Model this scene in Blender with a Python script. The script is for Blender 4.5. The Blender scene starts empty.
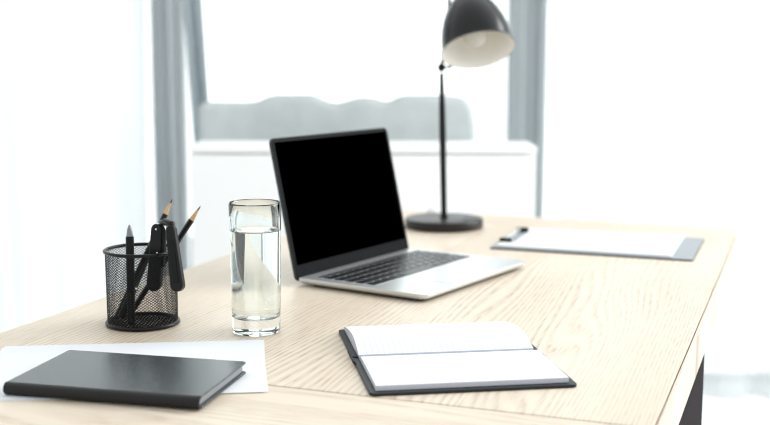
import bpy, bmesh, math, random
from mathutils import Vector, Matrix
random.seed(7)
S = bpy.context.scene
COL = S.collection
PI = math.pi
Z0 = 0.75                     # desk top height

# ------------------------------------------------------------------ camera
cam_d = bpy.data.cameras.new('camera')
cam = bpy.data.objects.new('camera', cam_d)
COL.objects.link(cam)
F_PX, PITCH, ROLL, CAMH = 1144.03, 0.1391, 0.00282, 0.33738
cam.matrix_world = (Matrix.Translation((0, 0, Z0 + CAMH)) @ Matrix.Rotation(PI / 2 - PITCH, 4, 'X')
                    @ Matrix.Rotation(ROLL, 4, 'Z'))
cam_d.sensor_width = 36
cam_d.lens = F_PX * 36 / 770
cam_d.clip_start = 0.02
cam_d.dof.use_dof = True
cam_d.dof.focus_distance = 1.32
cam_d.dof.aperture_fstop = 4.0
S.camera = cam

# ------------------------------------------------------------------ world: bright overcast day, brightest beyond the windows
W = bpy.data.worlds.new('daylight'); S.world = W; W.use_nodes = True
nt = W.node_tree; nt.nodes.clear()
tc = nt.nodes.new('ShaderNodeTexCoord')
dot = nt.nodes.new('ShaderNodeVectorMath'); dot.operation = 'DOT_PRODUCT'
dot.inputs[1].default_value = Vector((0.40, 1.0, -0.10)).normalized()
mr = nt.nodes.new('ShaderNodeMapRange'); mr.interpolation_type = 'SMOOTHSTEP'
mr.inputs['From Min'].default_value = -0.45; mr.inputs['From Max'].default_value = 0.9
mr.inputs['To Min'].default_value = 0.80; mr.inputs['To Max'].default_value = 1.95
bg = nt.nodes.new('ShaderNodeBackground'); bg.inputs[0].default_value = (0.955, 0.99, 1.0, 1)
wo = nt.nodes.new('ShaderNodeOutputWorld')
nt.links.new(tc.outputs['Generated'], dot.inputs[0]); nt.links.new(dot.outputs['Value'], mr.inputs['Value'])
nt.links.new(mr.outputs['Result'], bg.inputs['Strength']); nt.links.new(bg.outputs[0], wo.inputs[0])

def area_light(name, loc, target, sx, sy, power, colour=(1, 1, 1)):
    l = bpy.data.lights.new(name, 'AREA'); l.shape = 'RECTANGLE'; l.size = sx; l.size_y = sy
    l.energy = power; l.color = colour
    o = bpy.data.objects.new(name, l); COL.objects.link(o); o.location = loc
    o.rotation_euler = (Vector(target) - Vector(loc)).to_track_quat('-Z', 'Y').to_euler()
    return o
area_light('desk_fill_light', (2.0, 2.2, 1.75), (0.45, 1.6, 0.75), 1.6, 1.3, 40, (0.97, 0.99, 1.0))  # added lamp inside the room, brightens the desk towards its right side

S.view_settings.view_transform = 'Standard'
S.view_settings.look = 'None'
S.view_settings.gamma = 1.0
S.view_settings.use_curve_mapping = False
S.view_settings.exposure = 0.23
S.cycles.caustics_refractive = True
S.cycles.caustics_reflective = False
S.cycles.max_bounces = 14
S.cycles.transmission_bounces = 12
S.cycles.transparent_max_bounces = 24
S.cycles.sample_clamp_indirect = 6
S.cycles.filter_width = 1.0

# ------------------------------------------------------------------ materials
def srgb(r, g, b):
    f = lambda c: (c / 255) / 12.92 if c / 255 <= 0.04045 else (((c / 255) + 0.055) / 1.055) ** 2.4
    return (f(r), f(g), f(b), 1)

def mat(name, col, rough=0.5, metal=0.0, spec=0.5, noise=0.0, nscale=60.0, bump=0.0, bscale=400.0, **kw):
    m = bpy.data.materials.new(name); m.use_nodes = True
    t = m.node_tree; b = t.nodes['Principled BSDF']
    b.inputs['Base Color'].default_value = col
    b.inputs['Roughness'].default_value = rough
    b.inputs['Metallic'].default_value = metal
    b.inputs['Specular IOR Level'].default_value = spec
    for k, v in kw.items():
        b.inputs[k.replace('_', ' ')].default_value = v
    if noise or bump:
        tcn = t.nodes.new('ShaderNodeTexCoord')
        if noise:
            n = t.nodes.new('ShaderNodeTexNoise'); n.inputs['Scale'].default_value = nscale
            n.inputs['Detail'].default_value = 3
            r = t.nodes.new('ShaderNodeValToRGB')
            r.color_ramp.elements[0].position = 0.3; r.color_ramp.elements[1].position = 0.7
            r.color_ramp.elements[0].color = tuple(max(0, c * (1 - noise)) for c in col[:3]) + (1,)
            r.color_ramp.elements[1].color = tuple(min(1, c * (1 + noise)) for c in col[:3]) + (1,)
            t.links.new(tcn.outputs['Object'], n.inputs['Vector']); t.links.new(n.outputs['Fac'], r.inputs['Fac'])
            t.links.new(r.outputs['Color'], b.inputs['Base Color'])
        if bump:
            n2 = t.nodes.new('ShaderNodeTexNoise'); n2.inputs['Scale'].default_value = bscale
            bp = t.nodes.new('ShaderNodeBump'); bp.inputs['Strength'].default_value = bump
            bp.inputs['Distance'].default_value = 0.001
            t.links.new(tcn.outputs['Object'], n2.inputs['Vector']); t.links.new(n2.outputs['Fac'], bp.inputs['Height'])
            t.links.new(bp.outputs['Normal'], b.inputs['Normal'])
    return m

def math_node(t, op, a, b=None):
    n = t.nodes.new('ShaderNodeMath'); n.operation = op
    for i, v in enumerate((a, b)):
        if v is None: continue
        if isinstance(v, (int, float)): n.inputs[i].default_value = v
        else: t.links.new(v, n.inputs[i])
    return n.outputs[0]

def wood(name, along_y=True, seed=0.0, plank=0.135):
    m = bpy.data.materials.new(name); m.use_nodes = True
    t = m.node_tree; b = t.nodes['Principled BSDF']
    tcn = t.nodes.new('ShaderNodeTexCoord'); sp = t.nodes.new('ShaderNodeSeparateXYZ')
    t.links.new(tcn.outputs['Object'], sp.inputs[0])
    a, l = (sp.outputs[0], sp.outputs[1]) if along_y else (sp.outputs[1], sp.outputs[0])
    pid = math_node(t, 'FLOOR', math_node(t, 'DIVIDE', math_node(t, 'ADD', a, 5.03), plank))
    wn = t.nodes.new('ShaderNodeTexWhiteNoise'); wn.noise_dimensions = '1D'
    t.links.new(math_node(t, 'ADD', pid, seed), wn.inputs['W'])
    ph = wn.outputs['Value']
    # stretched coordinates: across, along, per-plank offset
    def vec(sa, sl, sz=8.0):
        c = t.nodes.new('ShaderNodeCombineXYZ')
        t.links.new(math_node(t, 'MULTIPLY', a, sa), c.inputs[0])
        t.links.new(math_node(t, 'MULTIPLY', l, sl), c.inputs[1])
        t.links.new(math_node(t, 'MULTIPLY', ph, sz), c.inputs[2])
        return c.outputs[0]
    def noise(v, scale, detail=2.0, rough=0.5):
        n = t.nodes.new('ShaderNodeTexNoise'); n.inputs['Scale'].default_value = scale
        n.inputs['Detail'].default_value = detail; n.inputs['Roughness'].default_value = rough
        t.links.new(v, n.inputs['Vector']); return n.outputs['Fac']
    big = noise(vec(7.0, 0.85), 1.0, 1.0, 0.4)                 # broad figure -> cathedral rings
    wob = noise(vec(50, 9), 1.0, 1)
    ring = math_node(t, 'ADD', math_node(t, 'MULTIPLY', big, 24.0), math_node(t, 'MULTIPLY', wob, 0.28))
    ring = math_node(t, 'ADD', ring, math_node(t, 'MULTIPLY', a, 130.0))
    fr = math_node(t, 'FRACT', ring)
    rr = t.nodes.new('ShaderNodeValToRGB'); e = rr.color_ramp.elements
    e[0].position = 0.0; e[0].color = (0.25, 0.25, 0.25, 1)
    e[1].position = 1.0; e[1].color = (0.0, 0.0, 0.0, 1)
    for p, v in ((0.12, 0.8), (0.26, 1.0), (0.55, 1.0), (0.86, 0.45)):
        x = e.new(p); x.color = (v, v, v, 1)
    t.links.new(fr, rr.inputs['Fac'])
    pores = noise(vec(620, 26), 1.0, 2, 0.6)
    pr = t.nodes.new('ShaderNodeMapRange'); pr.inputs['From Min'].default_value = 0.34; pr.inputs['From Max'].default_value = 0.56
    t.links.new(pores, pr.inputs['Value'])
    ringw = rr.outputs['Color']
    g = math_node(t, 'MULTIPLY', math_node(t, 'MAXIMUM', ringw, math_node(t, 'MULTIPLY', pr.outputs[0], 0.8)), 1.0)
    g = math_node(t, 'ADD', math_node(t, 'MULTIPLY', g, 0.85), math_node(t, 'MULTIPLY', pr.outputs[0], 0.15))
    msk = t.nodes.new('ShaderNodeMapRange'); msk.inputs['From Min'].default_value = 0.36; msk.inputs['From Max'].default_value = 0.62
    msk.inputs['To Min'].default_value = 0.42; msk.inputs['To Max'].default_value = 1.0
    t.links.new(noise(vec(4.5, 1.6, 3), 1.0, 1), msk.inputs['Value'])
    g = math_node(t, 'SUBTRACT', 1.0, math_node(t, 'MULTIPLY', math_node(t, 'SUBTRACT', 1.0, g), msk.outputs[0]))
    tone = noise(vec(9, 1.2, 5), 1.0, 2)
    cr = t.nodes.new('ShaderNodeValToRGB')
    cr.color_ramp.elements[0].position = 0.0; cr.color_ramp.elements[0].color = WOOD_D
    cr.color_ramp.elements[1].position = 1.0; cr.color_ramp.elements[1].color = WOOD_L
    t.links.new(g, cr.inputs['Fac'])
    mx = t.nodes.new('ShaderNodeMix'); mx.data_type = 'RGBA'; mx.blend_type = 'MULTIPLY'; mx.inputs['Factor'].default_value = 1
    tr = t.nodes.new('ShaderNodeValToRGB')
    tr.color_ramp.elements[0].position = 0.3; tr.color_ramp.elements[0].color = (0.90, 0.87, 0.83, 1)
    tr.color_ramp.elements[1].position = 0.7; tr.color_ramp.elements[1].color = (1, 1, 1, 1)
    t.links.new(tone, tr.inputs['Fac'])
    t.links.new(cr.outputs[0], mx.inputs['A']); t.links.new(tr.outputs[0], mx.inputs['B'])
    t.links.new(mx.outputs['Result'], b.inputs['Base Color'])
    b.inputs['Roughness'].default_value = 0.42
    b.inputs['Specular IOR Level'].default_value = 0.5
    bp = t.nodes.new('ShaderNodeBump'); bp.inputs['Strength'].default_value = 0.15; bp.inputs['Distance'].default_value = 0.0006
    t.links.new(g, bp.inputs['Height']); t.links.new(bp.outputs[0], b.inputs['Normal'])
    return m
WOOD_D = srgb(160, 133, 105); WOOD_L = srgb(225, 212, 194)

def sheer(name, col, alpha):
    m = bpy.data.materials.new(name); m.use_nodes = True; t = m.node_tree; t.nodes.clear()
    o = t.nodes.new('ShaderNodeOutputMaterial')
    tl = t.nodes.new('ShaderNodeBsdfTranslucent'); tl.inputs[0].default_value = col
    df = t.nodes.new('ShaderNodeBsdfDiffuse'); df.inputs[0].default_value = col
    tp = t.nodes.new('ShaderNodeBsdfTransparent')
    m1 = t.nodes.new('ShaderNodeMixShader'); m1.inputs[0].default_value = 0.3
    m2 = t.nodes.new('ShaderNodeMixShader')
    # weave: the cloth looks denser where it is seen edge-on in the folds
    lw = t.nodes.new('ShaderNodeLayerWeight'); lw.inputs['Blend'].default_value = 0.35
    mp = t.nodes.new('ShaderNodeMapRange'); mp.inputs['To Min'].default_value = alpha; mp.inputs['To Max'].default_value = min(1, alpha + 0.5)
    t.links.new(lw.outputs['Facing'], mp.inputs['Value'])
    t.links.new(mp.outputs[0], m2.inputs[0])
    t.links.new(tl.outputs[0], m1.inputs[1]); t.links.new(df.outputs[0], m1.inputs[2])
    t.links.new(tp.outputs[0], m2.inputs[1]); t.links.new(m1.outputs[0], m2.inputs[2])
    t.links.new(m2.outputs[0], o.inputs[0]); return m

def pane_glass(name):
    m = bpy.data.materials.new(name); m.use_nodes = True; t = m.node_tree; t.nodes.clear()
    o = t.nodes.new('ShaderNodeOutputMaterial'); tp = t.nodes.new('ShaderNodeBsdfTransparent')
    tp.inputs[0].default_value = (0.97, 0.985, 0.98, 1)
    gl = t.nodes.new('ShaderNodeBsdfGlossy'); gl.inputs['Roughness'].default_value = 0.02
    fr = t.nodes.new('ShaderNodeFresnel'); fr.inputs[0].default_value = 1.45
    mx = t.nodes.new('ShaderNodeMixShader')
    t.links.new(fr.outputs[0], mx.inputs[0]); t.links.new(tp.outputs[0], mx.inputs[1]); t.links.new(gl.outputs[0], mx.inputs[2])
    t.links.new(mx.outputs[0], o.inputs[0]); return m

def clear(name, ior, col=(1, 1, 1, 1)):
    m = bpy.data.materials.new(name); m.use_nodes = True; t = m.node_tree; t.nodes.clear()
    o = t.nodes.new('ShaderNodeOutputMaterial'); g = t.nodes.new('ShaderNodeBsdfGlass')
    g.inputs['Color'].default_value = col; g.inputs['Roughness'].default_value = 0; g.inputs['IOR'].default_value = ior
    t.links.new(g.outputs[0], o.inputs[0]); return m

M = {}
M['wood'] = wood('ash_planks')
M['wood_end'] = wood('ash_end_board', along_y=False, seed=40, plank=0.4)
M['steel_dark'] = mat('dark_steel', srgb(34, 28, 30), 0.8, 0.0, 0.05, noise=0.05)
M['floor'] = mat('pale_floor', srgb(248, 250, 250), 0.45, noise=0.03, nscale=2)
M['wall'] = mat('white_paint', srgb(238, 240, 240), 0.8, noise=0.01)
M['frame'] = mat('grey_window_frame', srgb(146, 154, 158), 0.6, noise=0.03)
M['white_lacquer'] = mat('white_lacquer', srgb(252, 252, 251), 0.45, noise=0.01, nscale=4)
M['sofa'] = mat('grey_upholstery', srgb(198, 204, 204), 0.95, spec=0.1, noise=0.06, nscale=14, bump=0.3, bscale=600)
M['drape'] = mat('grey_drape', srgb(190, 200, 204), 0.95, spec=0.1, noise=0.05, nscale=30)
M['sheer'] = sheer('sheer_voile', (0.935, 0.955, 0.962, 1), 0.78)
M['sheer_thin'] = sheer('fine_voile', (0.93, 0.955, 0.965, 1), 0.34)
M['pane'] = pane_glass('window_glass')
M['alu'] = mat('brushed_aluminium', srgb(214, 216, 216), 0.34, 0.75, 0.5, noise=0.01, nscale=300)
M['alu_edge'] = mat('dark_anodised_edge', srgb(60, 64, 66), 0.4, 0.5)
M['bezel'] = mat('bezel_glass', srgb(16, 18, 19), 0.45, spec=0.04)
M['screen'] = mat('black_screen', (0, 0, 0, 1), 0.5, spec=0.0)
M['key'] = mat('key_plastic', srgb(26, 27, 29), 0.36, spec=0.5)
M['well'] = mat('keyboard_well', srgb(205, 208, 208), 0.5, 0.4)
M['rubber'] = mat('black_rubber', srgb(22, 22, 22), 0.7)
M['black_paint'] = mat('black_satin_paint', srgb(11, 11, 12), 0.3, spec=0.28, noise=0.04)
M['black_wire'] = mat('black_coated_wire', srgb(14, 15, 16), 0.5, spec=0.15)
M['lamp_base'] = mat('lamp_base_metal', srgb(26, 21, 19), 0.36, spec=0.4, noise=0.03)
M['shade_paint'] = mat('shade_gloss_paint', srgb(10, 10, 11), 0.24, spec=0.4)
M['cream'] = mat('cream_enamel', srgb(242, 239, 231), 0.55, noise=0.01)
M['bulb'] = mat('bulb_glass', srgb(238, 236, 228), 0.18, spec=0.6, Transmission_Weight=0.45)
M['brass'] = mat('brass_cap', srgb(196, 172, 120), 0.4, 0.8)
M['chrome'] = mat('chrome', srgb(225, 228, 230), 0.15, 1.0)
M['cord'] = mat('pale_cord', srgb(200, 200, 198), 0.6)
M['plastic_black'] = mat('black_plastic', srgb(12, 12, 13), 0.3, spec=0.28, noise=0.04)
M['plastic_matt'] = mat('matt_black_plastic', srgb(20, 21, 22), 0.5, spec=0.2, noise=0.04)
M['pen_grey'] = mat('grey_metal_tip', srgb(130, 134, 136), 0.35, 0.6)
M['pencil'] = mat('black_pencil_lacquer', srgb(16, 17, 18), 0.3, spec=0.3)
M['cedar'] = mat('cedar_wood', srgb(205, 170, 128), 0.7, noise=0.12, nscale=400)
M['lead'] = mat('graphite', srgb(50, 50, 54), 0.4)
M['glass'] = clear('tumbler_glass', 1.48, (0.985, 1.0, 0.995, 1))
M['water'] = clear('still_water', 1.33)
M['leather'] = mat('black_leatherette', srgb(50, 56, 58), 0.24, spec=1.0, noise=0.05, bump=0.12, bscale=900)  # base colour lightened for the window's reflection on the cover
M['spine'] = mat('black_leatherette_spine', srgb(28, 27, 28), 0.45, spec=0.3, noise=0.05, bump=0.12, bscale=900)
M['cover'] = mat('charcoal_cover', srgb(30, 36, 38), 0.45, spec=0.4, noise=0.06, bump=0.2, bscale=900)
M['page_edge'] = mat('page_edges', srgb(205, 208, 218), 0.8, spec=0.1, noise=0.06, nscale=900)
M['page_edge_grey'] = mat('grey_page_edges', srgb(150, 152, 156), 0.8, spec=0.1, noise=0.06, nscale=900)
M['paper'] = mat('white_paper', srgb(224, 226, 229), 0.75, spec=0.15, noise=0.01, nscale=20)
M['board'] = mat('grey_clipboard', srgb(150, 156, 160), 0.5, spec=0.4, noise=0.03)
M['board_edge'] = mat('clipboard_edge', srgb(34, 34, 34), 0.5)
M['slot'] = mat('groove_shadow_gap', srgb(84, 58, 36), 0.9)

def ruled_paper(name, pitch=0.0066):
    m = mat(name, srgb(222, 224, 229), 0.75, spec=0.15)
    t = m.node_tree; b = t.nodes['Principled BSDF']
    tcn = t.nodes.new('ShaderNodeTexCoord'); sp = t.nodes.new('ShaderNodeSeparateXYZ')
    t.links.new(tcn.outputs['Object'], sp.inputs[0])
    fr = math_node(t, 'FRACT', math_node(t, 'DIVIDE', math_node(t, 'ADD', sp.outputs[0], 1.0), pitch))
    ln = math_node(t, 'LESS_THAN', fr, 0.11)
    inside = math_node(t, 'MULTIPLY', ln, math_node(t, 'GREATER_THAN', sp.outputs[0], 0.016))
    mx = t.nodes.new('ShaderNodeMix'); mx.data_type = 'RGBA'
    mx.inputs['A'].default_value = srgb(222, 224, 229); mx.inputs['B'].default_value = srgb(204, 210, 217)
    t.links.new(inside, mx.inputs['Factor']); t.links.new(mx.outputs['Result'], b.inputs['Base Color'])
    return m
M['ruled'] = ruled_paper('ruled_paper')

# ------------------------------------------------------------------ mesh helpers
def obj(name, bm, m, parent=None, smooth=False, bevel=0.0, seg=2, angle=35):
    me = bpy.data.meshes.new(name)
    bmesh.ops.recalc_face_normals(bm, faces=bm.faces)
    bm.to_mesh(me); bm.free()
    for mm in (m if isinstance(m, (list, tuple)) else [m]): me.materials.append(mm)
    o = bpy.data.objects.new(name, me); COL.objects.link(o)
    if parent: o.parent = parent
    if smooth:
        for p in me.polygons: p.use_smooth = True
        if smooth == 'auto':
            me.set_sharp_from_angle(angle=math.radians(angle))
    if bevel:
        b = o.modifiers.new('bevel', 'BEVEL'); b.width = bevel; b.segments = seg
        b.limit_method = 'ANGLE'; b.angle_limit = math.radians(40)
    return o

def thing(name, label, cat, loc=(0, 0, 0), rotz=0.0, group=None):
    o = bpy.data.objects.new(name, None); COL.objects.link(o)
    o.empty_display_size = 0.05
    o.location = loc; o.rotation_euler = (0, 0, rotz); o['label'] = label; o['category'] = cat
    if group: o['group'] = group
    return o
def tag(o, label, cat, group=None):
    o['label'] = label; o['category'] = cat
    if group: o['group'] = group
    return o
def struct(o, label=None):
    o['kind'] = 'structure'
    if label: o['label'] = label
    return o

def box(bm, x0, x1, y0, y1, z0, z1, mx=None):
    vs = [bm.verts.new(v) for v in ((x0,y0,z0),(x1,y0,z0),(x1,y1,z0),(x0,y1,z0),(x0,y0,z1),(x1,y0,z1),(x1,y1,z1),(x0,y1,z1))]
    for f in ((0,3,2,1),(4,5,6,7),(0,1,5,4),(1,2,6,5),(2,3,7,6),(3,0,4,7)):
        bm.faces.new([vs[i] for i in f])
    if mx is not None: bmesh.ops.transform(bm, matrix=mx, verts=vs)
    return bm
def B(*a): return box(bmesh.new(), *a)

def rrect(w0, w1, h0, h1, r, n=6):
    pts = []
    for cx, cy, a0 in ((w1-r, h1-r, 0), (w0+r, h1-r, 90), (w0+r, h0+r, 180), (w1-r, h0+r, 270)):
        for i in range(n + 1):
            a = math.radians(a0 + 90 * i / n); pts.append((cx + r*math.cos(a), cy + r*math.sin(a)))
    return pts

def prism(bm, pts, z0, z1, mx=None, mi=0):
    lo = [bm.verts.new((x, y, z0)) for x, y in pts]; hi = [bm.verts.new((x, y, z1)) for x, y in pts]
    n = len(pts); fs = [bm.faces.new(lo[::-1]), bm.faces.new(hi)]
    for i in range(n): fs.append(bm.faces.new((lo[i], lo[(i+1) % n], hi[(i+1) % n], hi[i])))
    for f in fs: f.material_index = mi
    if mx is not None: bmesh.ops.transform(bm, matrix=mx, verts=lo + hi)
    return bm

def lathe(bm, prof, n=64, mx=None, closed=False):
    """prof: (r, z) points; r == 0 collapses to a pole."""
    rings = []; allv = []
    for r, z in prof:
        if r < 1e-9: v = bm.verts.new((0, 0, z)); rings.append([v]); allv.append(v)
        else:
            ring = [bm.verts.new((r*math.cos(2*PI*i/n), r*math.sin(2*PI*i/n), z)) for i in range(n)]
            rings.append(ring); allv += ring
    pairs = list(zip(rings, rings[1:])) + ([(rings[-1], rings[0])] if closed else [])
    for a, b in pairs:
        for i in range(n):
            j = (i + 1) % n
            if len(a) == 1 and len(b) == 1: continue
            if len(a) == 1: bm.faces.new((a[0], b[i], b[j]))
            elif len(b) == 1: bm.faces.new((a[i], a[j], b[0]))
            else: bm.faces.new((a[i], a[j], b[j], b[i]))
    if mx is not None: bmesh.ops.transform(bm, matrix=mx, verts=allv)
    return bm

def tube(bm, path, rad, n=10, cap=True):
    path = [Vector(p) for p in path]; rings = []
    rad = rad if isinstance(rad, (list, tuple)) else [rad] * len(path)
    up = None
    for i, p in enumerate(path):
        d = (path[min(i+1, len(path)-1)] - path[max(i-1, 0)]).normalized()
        if up is None: up = d.orthogonal().normalized()
        up = (up - d * up.dot(d)).normalized(); s = d.cross(up)
        rings.append([bm.verts.new(p + (up*math.cos(2*PI*k/n) + s*math.sin(2*PI*k/n)) * rad[i]) for k in range(n)])
    for a, b in zip(rings, rings[1:]):
        for k in range(n): bm.faces.new((a[k], a[(k+1) % n], b[(k+1) % n], b[k]))
    if cap: bm.faces.new(rings[0][::-1]); bm.faces.new(rings[-1])
    return bm

def frame_to(p0, d, xhint=(1, 0, 0)):
    """matrix whose z axis runs along d from p0, x axis nearest xhint."""
    z = Vector(d).normalized(); x = Vector(xhint); x = (x - z * x.dot(z)).normalized(); y = z.cross(x)
    m = Matrix((x, y, z)).transposed().to_4x4(); m.translation = Vector(p0); return m

# ------------------------------------------------------------------ setting
struct(obj('floor', B(-3.2, 3.2, -1.2, 3.82, -0.1, 0.0), M['floor']), 'pale smooth floor')
YW = 3.74
def window(name, x0, x1, label, left_w, right_w):
    r = thing(name, label, 'window', (0, YW, 0)); del r['category']; r['kind'] = 'structure'
    bm = bmesh.new()
    box(bm, x0, x0+left_w, -0.04, 0.04, 0.0, 2.6); box(bm, x1-right_w, x1, -0.04, 0.04, 0.0, 2.6)
    box(bm, x0, x1, -0.04, 0.04, 2.52, 2.6); box(bm, x0, x1, -0.04, 0.04, 0.0, 0.012)
    obj('window_frame', bm, M['frame'], r, bevel=0.004)
    obj('window_pane', B(x0+left_w, x1-right_w, -0.004, 0.004, 0.012, 2.52), M['pane'], r)
window('window_1', -3.2, -0.672, 'tall window behind the left sheer curtain', 0.08, 0.078)
window('window_2', -0.668, 0.484, 'tall window behind the desk lamp and laptop', 0.012, 0.084)
window('window_3', 0.488, 3.2, 'tall window behind the right sheer curtain', 0.028, 0.08)
struct(obj('wall_back', B(-3.2, 3.2, YW-0.06, YW+0.06, 2.6, 3.0), M['wall']), 'white wall strip above the windows')

def curtain(name, x0, x1, y, z0, z1, folds, amp, m, label, sway=lambda t, s: 0.0, seed=1):
    rnd = random.Random(seed); nx, nz = folds * 18, 14
    ph = [rnd.uniform(0.6, 1.4) for _ in range(folds + 2)]; cum = [0]
    for p in ph: cum.append(cum[-1] + p)
    am = [rnd.uniform(0.45, 1.25) for _ in range(folds + 3)]
    bm = bmesh.new(); grid = []
    for j in range(nz + 1):
        s = j / nz; row = []
        for i in range(nx + 1):
            t = i / nx; k = t * folds; kk = int(k); a = am[kk]*(1-(k-kk)) + am[kk+1]*(k-kk)
            x = x0 + (x1-x0)*t + sway(t, s) + 0.012*math.sin(5*t + 3*s)
            yy = y + amp * a * math.sin(2*PI*(k + 0.25*math.sin(ph[kk]*3 + k))) * (0.8 + 0.25*(1-s)) + 0.25*amp*math.sin(2*PI*k*2.3 + 2*s)
            row.append(bm.verts.new((x, yy, z0 + (z1-z0)*s)))
        grid.append(row)
    for a, b in zip(grid, grid[1:]):
        for i in range(nx): bm.faces.new((a[i], a[i+1], b[i+1], b[i]))
    o = obj(name, bm, m, smooth=True)
    tag(o, label, 'curtain'); return o
curtain('sheer_curtain', -1.95, -0.735, 3.52, 0.012, 2.5, 5, 0.022, M['sheer'],
        'sheer white curtain filling the left side behind the pencil cup', seed=3)
curtain('sheer_curtain', 0.515, 1.95, 3.52, 0.012, 2.5, 7, 0.03, M['sheer'],
        'sheer white curtain falling in folds at the right behind the clipboard', sway=lambda t, s: 0.03*(1-s)*(1-t), seed=5)
curtain('sheer_curtain', 0.27, 0.515, 3.62, 0.012, 2.5, 3, 0.016, M['sheer_thin'],
        'narrow sheer curtain hanging behind the lamp shade', seed=8)
curtain('sheer_curtain', -0.775, -0.60, 3.645, 0.012, 2.5, 3, 0.014, M['sheer_thin'],
        'narrow sheer curtain hanging between the left curtain and the grey drape', seed=12)
d = curtain('grey_drape', -0.62, -0.545, 3.56, 0.012, 2.5, 2, 0.02, M['drape'],
        'narrow grey drape hanging left of the sofa', sway=lambda t, s: 0.16*(0.40-s), seed=9)
rail = thing('curtain_rail', 'grey curtain rail above the tall windows', 'curtain rail', (0, 3.54, 2.515))
obj('rod', tube(bmesh.new(), [(-2.1, 0, 0), (2.1, 0, 0)], 0.014, 12), M['frame'], rail, smooth='auto')
for x in (-1.9, 0.0, 1.9):
    obj('bracket', B(x-0.012, x+0.012, -0.012, 0.15, 0.012, 0.03), M['frame'], rail)

# white sideboard
sb = thing('sideboard', 'long white sideboard standing between the desk and the grey sofa', 'sideboard', (-0.055, 3.0, 0))
obj('body', B(-0.434, 0.434, -0.13, 0.02, 0.05, 0.8375), M['white_lacquer'], sb, bevel=0.003)
obj('worktop', B(-0.434, 0.434, -0.149, 0.022, 0.838, 0.856), M['white_lacquer'], sb, bevel=0.003)
for x in (-0.432, 0.001):
    dr = obj('door', B(x, x+0.431, -0.149, -0.13, 0.056, 0.832), M['white_lacquer'], sb, bevel=0.002)
    hx = 0.39 if x < -0.1 else 0.04
    obj('handle', tube(bmesh.new(), [(x+hx, -0.16, 0.5), (x+hx, -0.16, 0.62)], 0.004, 8), M['white_lacquer'], dr, smooth='auto')
obj('plinth', B(-0.42, 0.42, -0.11, 0.0, 0.0, 0.05), M['white_lacquer'], sb)

# grey sofa
so = thing('sofa', 'grey upholstered sofa with an uneven rounded backrest under the window', 'sofa', (-0.13, 3.2, 0))
def scal(px, py, D=3.30): return ((px-385)/F_PX*D + 0.13, Z0 + CAMH - (py-52.3)/F_PX*D)
prof = [(203, 101.5), (230, 101.5), (250, 101.5), (260, 100), (268, 96), (276, 94), (300, 94), (314, 94), (321, 97.5), (330, 101), (338, 102), (346, 100),
        (356, 97), (366, 96.2), (376, 97.5), (384, 100), (390, 99.5), (397, 96), (405, 94), (430, 93.8), (452, 94.5), (461, 96), (467, 100), (471, 107), (474, 125)]
pts = [scal(*p) for p in prof]
pts = [(pts[0][0], 0.42)] + pts + [(pts[-1][0]+0.004, 0.42)]
mxs = Matrix(((1,0,0,0),(0,0,-1,0.12),(0,1,0,0),(0,0,0,1)))
obj('backrest', prism(bmesh.new(), pts[::-1], 0, 0.10, mxs), M['sofa'], so, bevel=0.018, seg=3)
xl, xr = pts[0][0], pts[-1][0]
obj('seat_cushion', B(xl+0.05, xr-0.05, -0.16, 0.02, 0.30, 0.44), M['sofa'], so, bevel=0.03, seg=3)
obj('seat_base', B(xl, xr, -0.17, 0.12, 0.12, 0.30), M['sofa'], so, bevel=0.01)
for x in (xl, xr-0.05):
    obj('armrest', B(x, x+0.05, -0.17, 0.02, 0.30, 0.60), M['sofa'], so, bevel=0.015, seg=3)
for x in (xl+0.05, xr-0.05):
    for y in (-0.13, 0.08):
        obj('leg', lathe(bmesh.new(), [(0, 0), (0.012, 0), (0.018, 0.12), (0, 0.12)], 16, Matrix.Translation((x, y, 0))), M['steel_dark'], so)

# ------------------------------------------------------------------ desk (local x across, y along the long side)
RD = -math.atan2(0.3469, 0.9379)
desk = thing('desk', 'long pale wooden desk with dark slab legs, everything standing on it', 'desk', (0, 0, 0), RD)
U0, U1, V0, V1 = -0.905, -0.113, 0.72, 2.308
VF, VB, TH = 1.024, 2.19, 0.052
g = 0.0011
obj('edge_band', B(U1-0.004, U1, VF+g, VB-g, Z0-TH, Z0-0.0004), M['wood'], desk, bevel=0.0008)
obj('gap_shade_strip', B(U0+0.002, U1-0.002, VF-g, VF+g, Z0-TH+0.002, Z0-0.0018), M['slot'], desk)  # strips coloured dark brown for the shade inside the desk gaps
obj('gap_shade_strip', B(U1-0.0052, U1-0.0040, VF+g, VB-g, Z0-TH+0.002, Z0-0.0018), M['slot'], desk)
obj('tabletop', B(U0, U1-0.0052, VF+g, VB-g, Z0-TH, Z0), M['wood'], desk, bevel=0.0012)
obj('end_board', B(U0, U1, V0, VF-g, Z0-TH, Z0), M['wood_end'], desk, bevel=0.0012)
obj('end_board', B(U0, U1, VB+g, V1, Z0-TH, Z0), M['wood_end'], desk, bevel=0.0012)
for x in (U1-0.050, U0+0.004):
    obj('leg', B(x, x+0.048, V0+0.06, 1.545, 0.0, Z0-TH), M['steel_dark'], desk, bevel=0.002)
obj('pedestal', B(-0.62, -0.40, 1.75, 1.95, 0.0, Z0-TH), M['steel_dark'], desk, bevel=0.003)
obj('stretcher', B(U0+0.05, U1-0.055, 1.0, 1.05, Z0-TH-0.06, Z0-TH), M['steel_dark'], desk)

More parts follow.
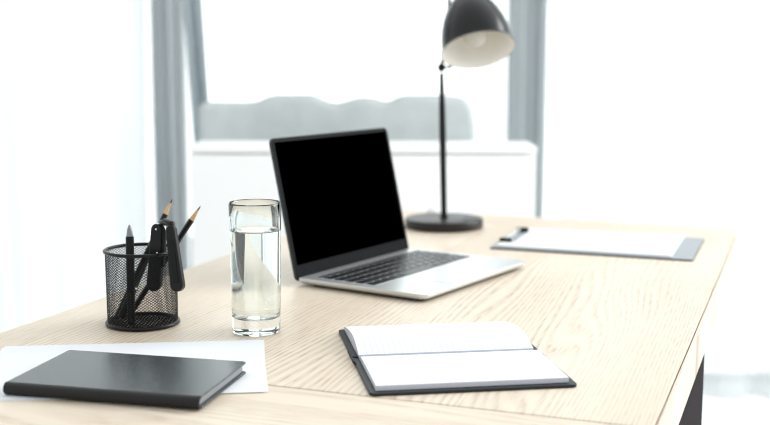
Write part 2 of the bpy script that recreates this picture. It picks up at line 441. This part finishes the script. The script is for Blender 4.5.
# ------------------------------------------------------------------ laptop (local: x along hinge, -y to the front edge)
LW, LH = 0.3115, 0.2155
lp = thing('laptop', 'open silver laptop with a blank black screen', 'laptop', (-0.1258, 1.6353, Z0), 0.9941)
base = bmesh.new()
outline = [(x, y) for x, y in rrect(0, LW, -LH, 0, 0.0025, 8) if y > -LH/2]
fr_ = [(x, y) for x, y in rrect(0, LW, -LH, 0, 0.011, 8) if y < -LH/2]
outline = outline + fr_
def shrink(k): return [((x-LW/2)*(1-k/LW*2)+LW/2, (y+LH/2)*(1-k/LH*2)-LH/2) for x, y in outline]
layers = [(shrink(0.010), 0.0022), (shrink(0.003), 0.0042), (shrink(0.0006), 0.0066), (outline, 0.0085), (outline, 0.0116), (shrink(0.0004), 0.012)]
rings = [[base.verts.new((x, y, z)) for x, y in L] for L, z in layers]
n = len(outline)
base.faces.new(rings[0][::-1]); base.faces.new(rings[-1])
for a, b in zip(rings, rings[1:]):
    for i in range(n): base.faces.new((a[i], a[(i+1) % n], b[(i+1) % n], b[i]))
bo = obj('base', base, M['alu'], lp, smooth='auto', angle=30)
obj('finger_scoop', prism(bmesh.new(), rrect(LW/2-0.036, LW/2+0.036, -LH-0.0004, -LH+0.004, 0.0018, 4), 0.0100, 0.01215), M['alu'], bo)
obj('trackpad', prism(bmesh.new(), rrect(LW/2-0.067, LW/2+0.067, -LH+0.006, -LH+0.086, 0.004, 4), 0.012, 0.01222), M['alu'], bo)
for x, y in ((0.02, -0.02), (LW-0.02, -0.02), (0.02, -LH+0.02), (LW-0.02, -LH+0.02)):
    obj('rubber_foot', lathe(bmesh.new(), [(0, 0), (0.006, 0), (0.007, 0.0024), (0, 0.0024)], 20, Matrix.Translation((x, y, 0.0001))), M['rubber'], bo)
kx0, kx1, ky0, ky1 = 0.0155, LW-0.0155, -0.124, -0.021
kb = obj('keyboard', prism(bmesh.new(), rrect(kx0-0.001, kx1+0.001, ky0-0.001, ky1+0.001, 0.002, 4), 0.012, 0.01206), M['well'], lp)
rows = [
    [1.0]*14,
    [1]*13 + [1.45],
    [1.45] + [1]*13,
    [1.75] + [1]*11 + [1.75],
    [2.28] + [1]*10 + [2.28],
    [1, 1, 1, 1.25, 5.0, 1.25, 1, 1, 1, 1],
]
hts = [0.0105, 0.0185, 0.0185, 0.0185, 0.0185, 0.0185]
y = ky1
for ri, (row, hh) in enumerate(zip(rows, hts)):
    tot = sum(row); x = kx0; u = (kx1-kx0)/tot
    for wk in row:
        w = wk*u
        obj('key', prism(bmesh.new(), rrect(x+0.0015, x+w-0.0015, y-hh+0.0016, y-0.0016, 0.0014, 2), 0.01208, 0.0130), M['key'], kb)
        x += w
    y -= hh
OPEN = 1.7939
# lid frame: local x along hinge, local y up the lid, local z out of the screen
yl = Vector((0, -math.cos(OPEN), math.sin(OPEN))); zl = Vector((1, 0, 0)).cross(yl)
lidm = Matrix((Vector((1,0,0)), yl, zl)).transposed().to_4x4(); lidm.translation = Vector((0, 0.0038, 0.0122))
lo_ = rrect(0.0, LW, -0.0065, 0.206, 0.009, 8)
lid = obj('screen_lid', prism(bmesh.new(), lo_, -0.0048, -0.0006, lidm), M['alu_edge'], lp, bevel=0.0012, seg=2)
obj('bezel', prism(bmesh.new(), rrect(0.0012, LW-0.0012, -0.0055, 0.2048, 0.008, 8), -0.0006, 0.0, lidm), M['bezel'], lid)
obj('display', prism(bmesh.new(), rrect(0.0072, LW-0.0072, 0.0165, 0.1992, 0.001, 2), 0.0, 0.0003, lidm), M['screen'], lid)
obj('hinge', tube(bmesh.new(), [(0.028, 0.0016, 0.0100), (LW-0.028, 0.0016, 0.0100)], 0.0014, 12), M['bezel'], lp, smooth='auto')

# ------------------------------------------------------------------ tumbler of water
gx, gy = -0.1561, 1.3602
gl = thing('drinking_glass', 'tall clear drinking glass filled with water between the pencil cup and laptop', 'glass', (gx, gy, Z0))
ro = lambda z: 0.0290 + (0.0315-0.0290)*(z/0.159)
th = 0.0021
gp = [(0, 0.0002), (0.0262, 0.0002), (0.0282, 0.0012), (ro(0.004), 0.004)]
gp += [(ro(z), z) for z in (0.02, 0.05, 0.08, 0.11, 0.14, 0.1575)]
gp += [(ro(0.159)-0.0006, 0.1588), (ro(0.159)-th/2, 0.1592), (ro(0.159)-th+0.0005, 0.1588)]
gp += [(ro(z)-th, z) for z in (0.157, 0.14, 0.1262, 0.08, 0.05, 0.026)]
gp += [(ro(0.02)-th-0.0012, 0.0212), (ro(0.02)-th-0.006, 0.0188), (0.012, 0.0180), (0, 0.0178)]
obj('tumbler', lathe(bmesh.new(), gp, 96), M['glass'], gl, smooth='auto', angle=50)
e = 0.00025
wp = [(0, 0.0178-e), (0.012, 0.0180-e), (ro(0.02)-th-0.006, 0.0188-e), (ro(0.02)-th-0.0012+e, 0.0212), (ro(0.026)-th+e, 0.026)]
wp += [(ro(z)-th+e, z) for z in (0.05, 0.08, 0.1262)]
wp += [(ro(0.1262)-th-0.0006, 0.1254), (ro(0.1262)-th-0.002, 0.1250), (0, 0.1249)]
obj('water', lathe(bmesh.new(), wp, 96), M['water'], gl, smooth='auto', angle=50)

# ------------------------------------------------------------------ wire mesh pencil cup
cx, cy = -0.3026, 1.3996
cup = thing('pencil_cup', 'round black wire mesh cup holding the pen, pencils and stapler', 'pencil cup', (cx, cy, Z0))
RB, RT, HC = 0.0430, 0.0438, 0.0935
mb = bmesh.new()
NA, NZ = 56, 27
step = 2*PI/NA
for sgn in (1, -1):
    for k in range(NA):
        prev = None
        for j in range(NZ*2 + 1):
            z = 0.004 + (HC-0.004)*j/(NZ*2)
            a = k*step + sgn*step*0.5*j
            r = RB + (RT-RB)*z/HC
            c, s = math.cos(a), math.sin(a)
            wv = 0.00036; wr = 0.0002
            ring = [mb.verts.new(((r+wr)*c, (r+wr)*s, z+wv)), mb.verts.new(((r-wr)*c, (r-wr)*s, z+wv)),
                    mb.verts.new(((r-wr)*c, (r-wr)*s, z-wv)), mb.verts.new(((r+wr)*c, (r+wr)*s, z-wv))]
            if prev:
                for q in range(4): mb.faces.new((prev[q], prev[(q+1) % 4], ring[(q+1) % 4], ring[q]))
            prev = ring
obj('mesh_wall', mb, M['black_wire'], cup)
def torus_prof(R, z, a, n=12): return [(R + a*math.cos(2*PI*i/n), z + a*math.sin(2*PI*i/n)) for i in range(n)]
obj('rim', lathe(bmesh.new(), torus_prof(RT+0.0006, HC, 0.0022), 72, closed=True), M['black_paint'], cup, smooth=True)
obj('base_ring', lathe(bmesh.new(), torus_prof(RB+0.0006, 0.0030, 0.0026), 72, closed=True), M['black_paint'], cup, smooth=True)
fm = bmesh.new(); NF = 9
for k in range(-NF, NF + 1):
    c_ = k * RB / (NF + 0.5); h_ = math.sqrt(RB*RB - c_*c_)
    for q in (PI/6, -PI/6):
        box(fm, -h_, h_, c_ - 0.00027, c_ + 0.00027, 0.0022, 0.0028, Matrix.Rotation(q, 4, 'Z'))
obj('mesh_floor', fm, M['black_wire'], cup)

CP = Vector((0, 0, Z0+CAMH))
def at(px, py, Y):
    """point of the desk scene seen at (px,py) of the photograph, Y metres in front of the lens"""
    c, s = math.cos(ROLL), math.sin(ROLL); a, b = px-385, py-212.5
    x = c*a + s*b; y_ = -s*a + c*b
    dd = Vector((x/F_PX, math.cos(PITCH) - y_/F_PX*math.sin(PITCH), -math.sin(PITCH) - y_/F_PX*math.cos(PITCH)))
    return CP + dd * (Y/dd.y)

def pencil(tip, foot, label):
    tip, foot = Vector(tip), Vector(foot); dd = tip - foot; L = dd.length
    r = thing('pencil', label, 'pencil', foot, 0)
    m = frame_to((0, 0, 0), dd)
    hexa = lambda rr: [(rr*math.cos(PI/3*i), rr*math.sin(PI/3*i)) for i in range(6)]
    obj('barrel', prism(bmesh.new(), hexa(0.0037), 0, L-0.021, m), M['pencil'], r, bevel=0.0004)
    obj('sharpened_wood', lathe(bmesh.new(), [(0, L-0.021), (0.0034, L-0.021), (0.0012, L-0.0055), (0, L-0.0055)], 18, m), M['cedar'], r, smooth='auto')
    obj('lead', lathe(bmesh.new(), [(0, L-0.0056), (0.0012, L-0.0055), (0.0003, L), (0, L)], 12, m), M['lead'], r, smooth='auto')
    return r
f1 = at(117, 321, 1.405); f1.z = Z0+0.0075
pencil(at(172.5, 199, 1.43), f1, 'black pencil with the upper sharpened tip, behind the stapler')
f2 = at(131, 320, 1.425); f2.z = Z0+0.0075
pencil(at(200.5, 206, 1.415), f2, 'black pencil leaning furthest right out of the mesh cup')
# ballpoint pen
pt, pf = at(129.5, 224.5, 1.385), at(131.5, 325, 1.375); pf.z = Z0+0.0045
dd = pt-pf; L = dd.length; pm = frame_to((0, 0, 0), dd)
pen = thing('ballpoint_pen', 'black pen with a grey conical tip standing upright at the left of the cup', 'pen', pf)
obj('barrel', lathe(bmesh.new(), [(0, 0), (0.0035, 0), (0.0046, 0.004), (0.0050, 0.03), (0.0050, L-0.016), (0.0044, L-0.0145), (0, L-0.0145)], 24, pm), M['plastic_matt'], pen, smooth='auto')
obj('tip', lathe(bmesh.new(), [(0, L-0.0146), (0.0042, L-0.0145), (0.0030, L-0.006), (0.0012, L-0.001), (0, L)], 20, pm), M['pen_grey'], pen, smooth='auto')
obj('pocket_clip', box(bmesh.new(), -0.0013, 0.0013, -0.0072, -0.0058, 0.004, 0.040, pm), M['plastic_black'], pen, bevel=0.0003)
obj('clip_mount', box(bmesh.new(), -0.0013, 0.0013, -0.0066, -0.004, 0.004, 0.008, pm), M['plastic_black'], pen)
# marker lying diagonally low in the cup
f3 = at(121, 322, 1.392); f3.z = Z0+0.0085
t3 = at(152, 246, 1.437); dd = t3-f3; L = dd.length; m3 = frame_to((0, 0, 0), dd)
mk = thing('felt_marker', 'black felt marker leaning inside the mesh cup behind the upright pen', 'marker', f3)
obj('barrel', lathe(bmesh.new(), [(0, 0), (0.0038, 0), (0.0048, 0.002), (0.0048, L*0.42), (0.0042, L*0.43), (0.0042, L-0.001), (0, L)], 24, m3), M['plastic_black'], mk, smooth='auto')
obj('cap_band', lathe(bmesh.new(), [(0.0047, L*0.40), (0.0052, L*0.40), (0.0052, L*0.425), (0.0047, L*0.425)], 24, m3, closed=True), M['chrome'], mk, smooth='auto')

# stapler hooked over the rim: one arm inside the cup, one outside
inn0, inn1 = at(157.5, 229, 1.386), at(154.6, 284, 1.382)
out0, out1 = at(171.5, 230, 1.364), at(177.8, 285, 1.350)
so_o = (inn0+out0)/2
st = thing('stapler', 'black stapler hooked over the right rim of the mesh cup', 'stapler', so_o)
def arm(p0, p1, w0, w1, th_, side):
    p0 = p0-so_o; p1 = p1-so_o
    d_ = p1-p0; L = d_.length; m = frame_to(p0, d_, side)
    o = []
    for i in range(13):
        a = PI + PI*i/12; o.append((w0*math.cos(a), w0*math.sin(a)))
    o2 = []
    for i in range(13):
        a = PI*i/12; o2.append((w1*math.cos(a), L + w1*math.sin(a)))
    pts_ = o + o2       # x = width, y = along
    m2 = m @ Matrix(((1,0,0,0),(0,0,1,0),(0,1,0,0),(0,0,0,1)))
    return prism(bmesh.new(), pts_, -th_/2, th_/2, m2), m, L
sd = Vector((1.0, -0.15, 0))
bmi, mi_, Li = arm(inn0, inn1, 0.0068, 0.0088, 0.011, sd)
ia = obj('base_arm', bmi, M['plastic_black'], st, bevel=0.0016, seg=3)
for (lx, lz) in ((0.0, 0.0), (0.003, 0.029)):
    obj('rivet', lathe(bmesh.new(), [(0, 0), (0.0016, 0), (0.0012, 0.0008), (0, 0.001)], 16,
        mi_ @ Matrix.Translation((lx, 0.0, lz)) @ Matrix.Rotation(PI/2 if (mi_.to_3x3() @ Vector((0, -1, 0))).y < 0 else -PI/2, 4, 'X') @ Matrix.Translation((0, 0, 0.0054))), M['chrome'], ia, smooth=True)
bmo, mo_, Lo = arm(out0, out1, 0.0055, 0.0080, 0.012, sd)
oa = obj('top_arm', bmo, M['plastic_black'], st, bevel=0.0018, seg=3)
sg = -1 if (mo_.to_3x3() @ Vector((0, -1, 0))).y < 0 else 1
obj('ridge', box(bmesh.new(), -0.0035, 0.0035, min(sg*0.006, sg*0.0072), max(sg*0.006, sg*0.0072), 0.012, Lo-0.002, mo_), M['plastic_matt'], oa, bevel=0.0006)
hp0, hp1 = inn0-so_o, out0-so_o
tp_ = [hp0 + Vector((0.003, 0.0, 0.000)), hp0 + Vector((0.0055, -0.002, 0.0068)), (hp0+hp1)/2 + Vector((0.001, 0, 0.0098)), hp1 + Vector((0.000, 0.001, 0.0070)), hp1 + Vector((0.001, 0.0, 0.000))]
obj('hinge_bracket', tube(bmesh.new(), tp_, [0.0045, 0.0048, 0.0042, 0.0046, 0.0045], 12), M['plastic_black'], st, smooth='auto')
obj('magazine', box(bmesh.new(), 0.0060, 0.0112, -0.0035, 0.0035, -0.003, Li-0.022, mi_), M['plastic_matt'], st, bevel=0.0005)
obj('spring_strip', tube(bmesh.new(), [hp0+Vector((0.001, -0.0065, 0.007)), hp0+Vector((0.006, -0.0075, 0.0085)), hp0+Vector((0.0105, -0.009, 0.0055)), hp0+Vector((0.013, -0.0105, 0.000))], 0.0009, 8), M['chrome'], st, smooth='auto')

# ------------------------------------------------------------------ desk lamp
lx, ly = 0.1151, 2.2082
lamp = thing('desk_lamp', 'black desk lamp with a dome shade behind the laptop', 'lamp', (lx, ly, Z0))
obj('base', lathe(bmesh.new(), [(0, 0.0005), (0.0735, 0.0005), (0.0755, 0.002), (0.0758, 0.006), (0.0762, 0.015), (0.0752, 0.0172), (0.073, 0.0182), (0.010, 0.0188), (0, 0.0188)], 96), M['lamp_base'], lamp, smooth='auto')
jt = at(441.5, 67, ly-0.004) - Vector((lx, ly, Z0))
pb = Vector((0, 0, 0.0186))
lerp = lambda a, b, t: a + (b-a)*t
obj('pole_collar', lathe(bmesh.new(), [(0, 0.018), (0.0085, 0.018), (0.0085, 0.022), (0.0065, 0.0235), (0, 0.0235)], 24), M['black_paint'], lamp, smooth='auto')
obj('pole', tube(bmesh.new(), [lerp(pb, jt, t) for t in (0, 0.3, 0.55, 0.75, 0.82, 0.9, 0.96)], [0.0056, 0.0060, 0.0066, 0.0060, 0.0050, 0.0042, 0.0040], 16), M['black_paint'], lamp, smooth='auto')
obj('joint', lathe(bmesh.new(), [(0, -0.009), (0.0045, -0.009), (0.0062, -0.006), (0.0075, 0), (0.0055, 0.006), (0, 0.007)], 20, Matrix.Translation(jt)), M['black_paint'], lamp, smooth='auto')
obj('wing_nut', tube(bmesh.new(), [jt+Vector((0, -0.004, 0)), jt+Vector((0.012, -0.006, -0.001)), jt+Vector((0.019, -0.006, 0.001))], [0.003, 0.002, 0.003], 8), M['black_paint'], lamp, smooth='auto')
oc = at(478.0, 50.0, ly-0.045) - Vector((lx, ly, Z0))        # middle of the shade opening
ax = Vector((0.137, -0.48-0.866*0.0, -0.866)).normalized()  # direction the opening faces
up_ = -ax
sm = frame_to(oc, up_)
R0 = 0.0690
def dome(R, H, t0=0.0):
    out = []
    for i in range(15):
        a = t0 + (PI/2-t0)*i/14
        out.append((R*math.cos(a)**1.12, H*math.sin(a)))
    return out
outer = [(R0+0.0012, -0.001), (R0+0.0018, 0.0005), (R0+0.0012, 0.002), (R0-0.0012, 0.004)] + [(r*(R0-0.002)/R0, 0.005+z) for r, z in dome(R0, 0.120)[0:-2]]
outer = [(r, z) for r, z in outer if r > 0.016] + [(0.016, 0.1245), (0.016, 0.150), (0.010, 0.156), (0, 0.157)]
inner = [(R0+0.0006, -0.0008), (R0-0.0030, 0.004)] + [(r*(R0-0.0045)/R0, 0.004+z*0.975) for r, z in dome(R0, 0.120)[1:-1]] + [(0, 0.120)]
shade = obj('lamp_shade', lathe(bmesh.new(), outer, 72, sm), M['shade_paint'], lamp, smooth='auto')
obj('shade_lining', lathe(bmesh.new(), inner, 72, sm), M['cream'], shade, smooth='auto')
obj('bulb', lathe(bmesh.new(), [(0, 0.0085), (0.008, 0.0095), (0.017, 0.015), (0.0222, 0.025), (0.0222, 0.033), (0.017, 0.045), (0.0125, 0.058), (0.012, 0.075), (0, 0.075)], 40, sm), M['bulb'], lamp, smooth='auto')
obj('bulb_socket', lathe(bmesh.new(), [(0, 0.074), (0.0135, 0.074), (0.0135, 0.108), (0, 0.108)], 32, sm), M['cream'], lamp, smooth='auto')
top = sm @ Vector((0, 0, 0.146))
p1_ = at(449.5, -2, ly+0.004) - Vector((lx, ly, Z0))
obj('arm', tube(bmesh.new(), [jt, lerp(jt, p1_, 0.5) + Vector((0.002, 0.004, 0)), p1_, lerp(p1_, top, 0.5)+Vector((-0.004, 0, 0.010)), top], 0.0032, 10), M['black_paint'], lamp, smooth='auto')
obj('cable', tube(bmesh.new(), [(-0.004, 0.070, 0.006), (-0.012, 0.085, 0.012), (-0.022, 0.095, 0.022), (-0.030, 0.098, 0.014), (-0.032, 0.10, 0.0035), (-0.05, 0.105, 0.0024), (-0.058, 0.13, 0.0024)], 0.0018, 8), M['cord'], lamp, smooth='auto')

# ------------------------------------------------------------------ clipboard (local x along the board)
ca = math.atan2(1.848-1.96, 0.494-0.183)
clip = thing('clipboard', 'grey clipboard lying at the far right of the desk beyond the laptop', 'clipboard', (0.1825, 1.957, Z0), ca)
CL, CW = 0.341, 0.235
bd = bmesh.new(); prism(bd, rrect(0, CL, 0, CW, 0.004, 4), 0.0025, 0.003)
obj('board', bd, M['board'], clip)
obj('board_edging', prism(bmesh.new(), rrect(-0.0003, CL+0.0003, -0.0003, CW+0.0003, 0.004, 4), 0.0, 0.0025), M['board_edge'], clip)
cl = obj('clip', box(bmesh.new(), 0.004, 0.030, 0.055, 0.180, 0.0065, 0.0078), M['chrome'], clip, bevel=0.0006)
obj('clip_mount', box(bmesh.new(), 0.0025, 0.0074, 0.050, 0.185, 0.0030, 0.0066), M['chrome'], cl, bevel=0.0004)
obj('clip_spring', tube(bmesh.new(), [(0.012, 0.058, 0.0100), (0.012, 0.177, 0.0100)], 0.0026, 12), M['chrome'], cl, smooth='auto')
for yy in (0.046, 0.178):
    obj('corner_guard', box(bmesh.new(), 0.004, 0.026, yy, yy+0.010, 0.0065, 0.0125), M['rubber'], cl, bevel=0.0018)
ps = bmesh.new(); prism(ps, rrect(0.008, 0.306, 0.008, 0.226, 0.0006, 2), 0.0031, 0.0062)
shc = tag(obj('paper_stack', ps, M['paper']), 'stack of blank white paper held by the clipboard', 'paper')
shc.location = clip.location; shc.rotation_euler = clip.rotation_euler

# ------------------------------------------------------------------ open ruled notebook (local x along spine, y away from camera)
nb0 = Vector((-0.0143, 1.0944, Z0))
na = math.atan2(1.131-1.088, 0.196+0.014)
nb = thing('open_notebook', 'open ruled notebook with a charcoal cover in front of the laptop', 'notebook', nb0, math.radians(9.1))
SL, DW = 0.2140, 0.267      # spine length, open depth
HF = 0.134                  # depth of the near half
sk = -0.030/0.28            # the far half is turned very slightly on the desk
shear = lambda x, y: (x + sk*y*0, y)
cv = bmesh.new()
prism(cv, rrect(0, SL, 0, HF-0.006, 0.005, 4), 0.0004, 0.0036)
prism(cv, rrect(0, SL, HF+0.006, DW, 0.005, 4), 0.0004, 0.0036)
prism(cv, [(0.001, HF-0.0065), (SL-0.001, HF-0.0065), (SL-0.001, HF+0.0065), (0.001, HF+0.0065)], 0.0004, 0.0022)
obj('cover', cv, M['cover'], nb, bevel=0.0009, seg=2)
def page_block(y0, y1, hts_, x0=0.0070, x1=SL-0.0075, nx=2):
    """hts_: heights at positions from y0 to y1"""
    bm = bmesh.new(); N = len(hts_); lo, hi = [], []
    for i, hgt in enumerate(hts_):
        yy = y0 + (y1-y0)*i/(N-1)
        lo.append([bm.verts.new((x, yy, 0.0037)) for x in (x0, x1)]); hi.append([bm.verts.new((x, yy, hgt)) for x in (x0, x1)])
    for i in range(N-1):
        for a, b, mi in ((lo[i], lo[i+1], 1), (hi[i], hi[i+1], 0)):
            f = bm.faces.new((a[0], a[1], b[1], b[0])); f.material_index = mi
        for s in (0, 1):
            f = bm.faces.new((lo[i][s], lo[i+1][s], hi[i+1][s], hi[i][s])); f.material_index = 1
    for i in (0, N-1):
        f = bm.faces.new((lo[i][0], lo[i][1], hi[i][1], hi[i][0])); f.material_index = 1
    return bm
nh = 20
near = []
for i in range(nh+1):
    t = i/nh; near.append(0.0088 + 0.0008*math.sin(PI*min(1, t*1.1)) - (0.0050*((t-0.86)/0.14)**2 if t > 0.86 else 0))
obj('page_block', page_block(0.0075, HF-0.0008, near), (M['ruled'], M['page_edge']), nb, smooth='auto', angle=30)
far = []
for i in range(nh+1):
    t = i/nh
    h_ = 0.0066 + 0.0098*math.sin(min(1, t/0.42)*PI/2) if t < 0.42 else 0.0164 - 0.0086*((t-0.42)/0.58)**1.6
    far.append(h_)
obj('page_block', page_block(HF+0.0008, DW-0.0045, far), (M['ruled'], M['page_edge']), nb, smooth='auto', angle=30)
obj('pen_loop', tube(bmesh.new(), [(-0.0002, 0.108, 0.0035), (-0.0022, 0.108, 0.0062), (-0.0022, 0.150, 0.0068), (-0.0002, 0.152, 0.0035)], 0.0013, 8), M['rubber'], nb, smooth='auto')

# ------------------------------------------------------------------ loose paper and closed notebook
for k, (rx, ry, rz, dz, lab) in enumerate((
        (-0.1440, 1.3180, 0.132, 0.0002, 'lower of the two loose white sheets under the closed notebook'),
        (-0.1420, 1.3160, 0.112, 0.0008, 'upper of the two loose white sheets under the closed notebook'))):
    bm = bmesh.new(); N = 14
    for i in range(N):
        pass
    g_ = [[bm.verts.new((-0.297*(1-i/N), -0.210*(1-j/N)*-1 - 0.210, 0.0)) for i in range(N+1)] for j in range(N+1)]
    for a, b in zip(g_, g_[1:]):
        for i in range(N): bm.faces.new((a[i], a[i+1], b[i+1], b[i]))
    ex = bmesh.ops.extrude_face_region(bm, geom=bm.faces[:])
    bmesh.ops.translate(bm, verts=[v for v in ex['geom'] if isinstance(v, bmesh.types.BMVert)], vec=(0, 0, 0.0003))
    o = obj('paper_sheet', bm, M['paper'])
    o.location = (rx, ry, Z0+dz); o.rotation_euler = (0, 0, rz)
    tag(o, lab, 'paper')

ba = math.atan2(1.011-1.072, -0.173+0.368)
cn = thing('closed_notebook', 'closed black notebook lying on the loose white paper, spine to the front', 'notebook', (-0.3755, 1.0905, Z0+0.0012), math.radians(-13.0))
NL, ND, NT = 0.2055, 0.133, 0.0128
cb = bmesh.new()
prism(cb, rrect(0, NL, 0.006, ND, 0.004, 4), NT-0.0022, NT)
obj('front_cover', cb, M['leather'], cn, bevel=0.0008, seg=2)
obj('back_cover', prism(bmesh.new(), rrect(0, NL, 0.006, ND, 0.004, 4), 0.0, 0.0022), M['leather'], cn, bevel=0.0008, seg=2)
sp_ = []
for i in range(15):
    a = PI/2 + PI*i/14; sp_.append((0.0068 + 0.0068*math.cos(a), NT/2 + (NT/2)*math.sin(a)))
sp_ += [(0.0068 + 0.0048*math.cos(PI/2+PI*i/14), NT/2 + (NT/2-0.0022)*math.sin(PI/2+PI*i/14)) for i in range(14, -1, -1)]
obj('spine', prism(bmesh.new(), sp_, 0.0, NL, Matrix(((0,0,1,0),(1,0,0,0),(0,1,0,0),(0,0,0,1)))), M['spine'], cn, smooth='auto')
obj('page_block', B(0.003, NL-0.004, 0.0045, ND-0.003, 0.0023, NT-0.0023), M['page_edge_grey'], cn)
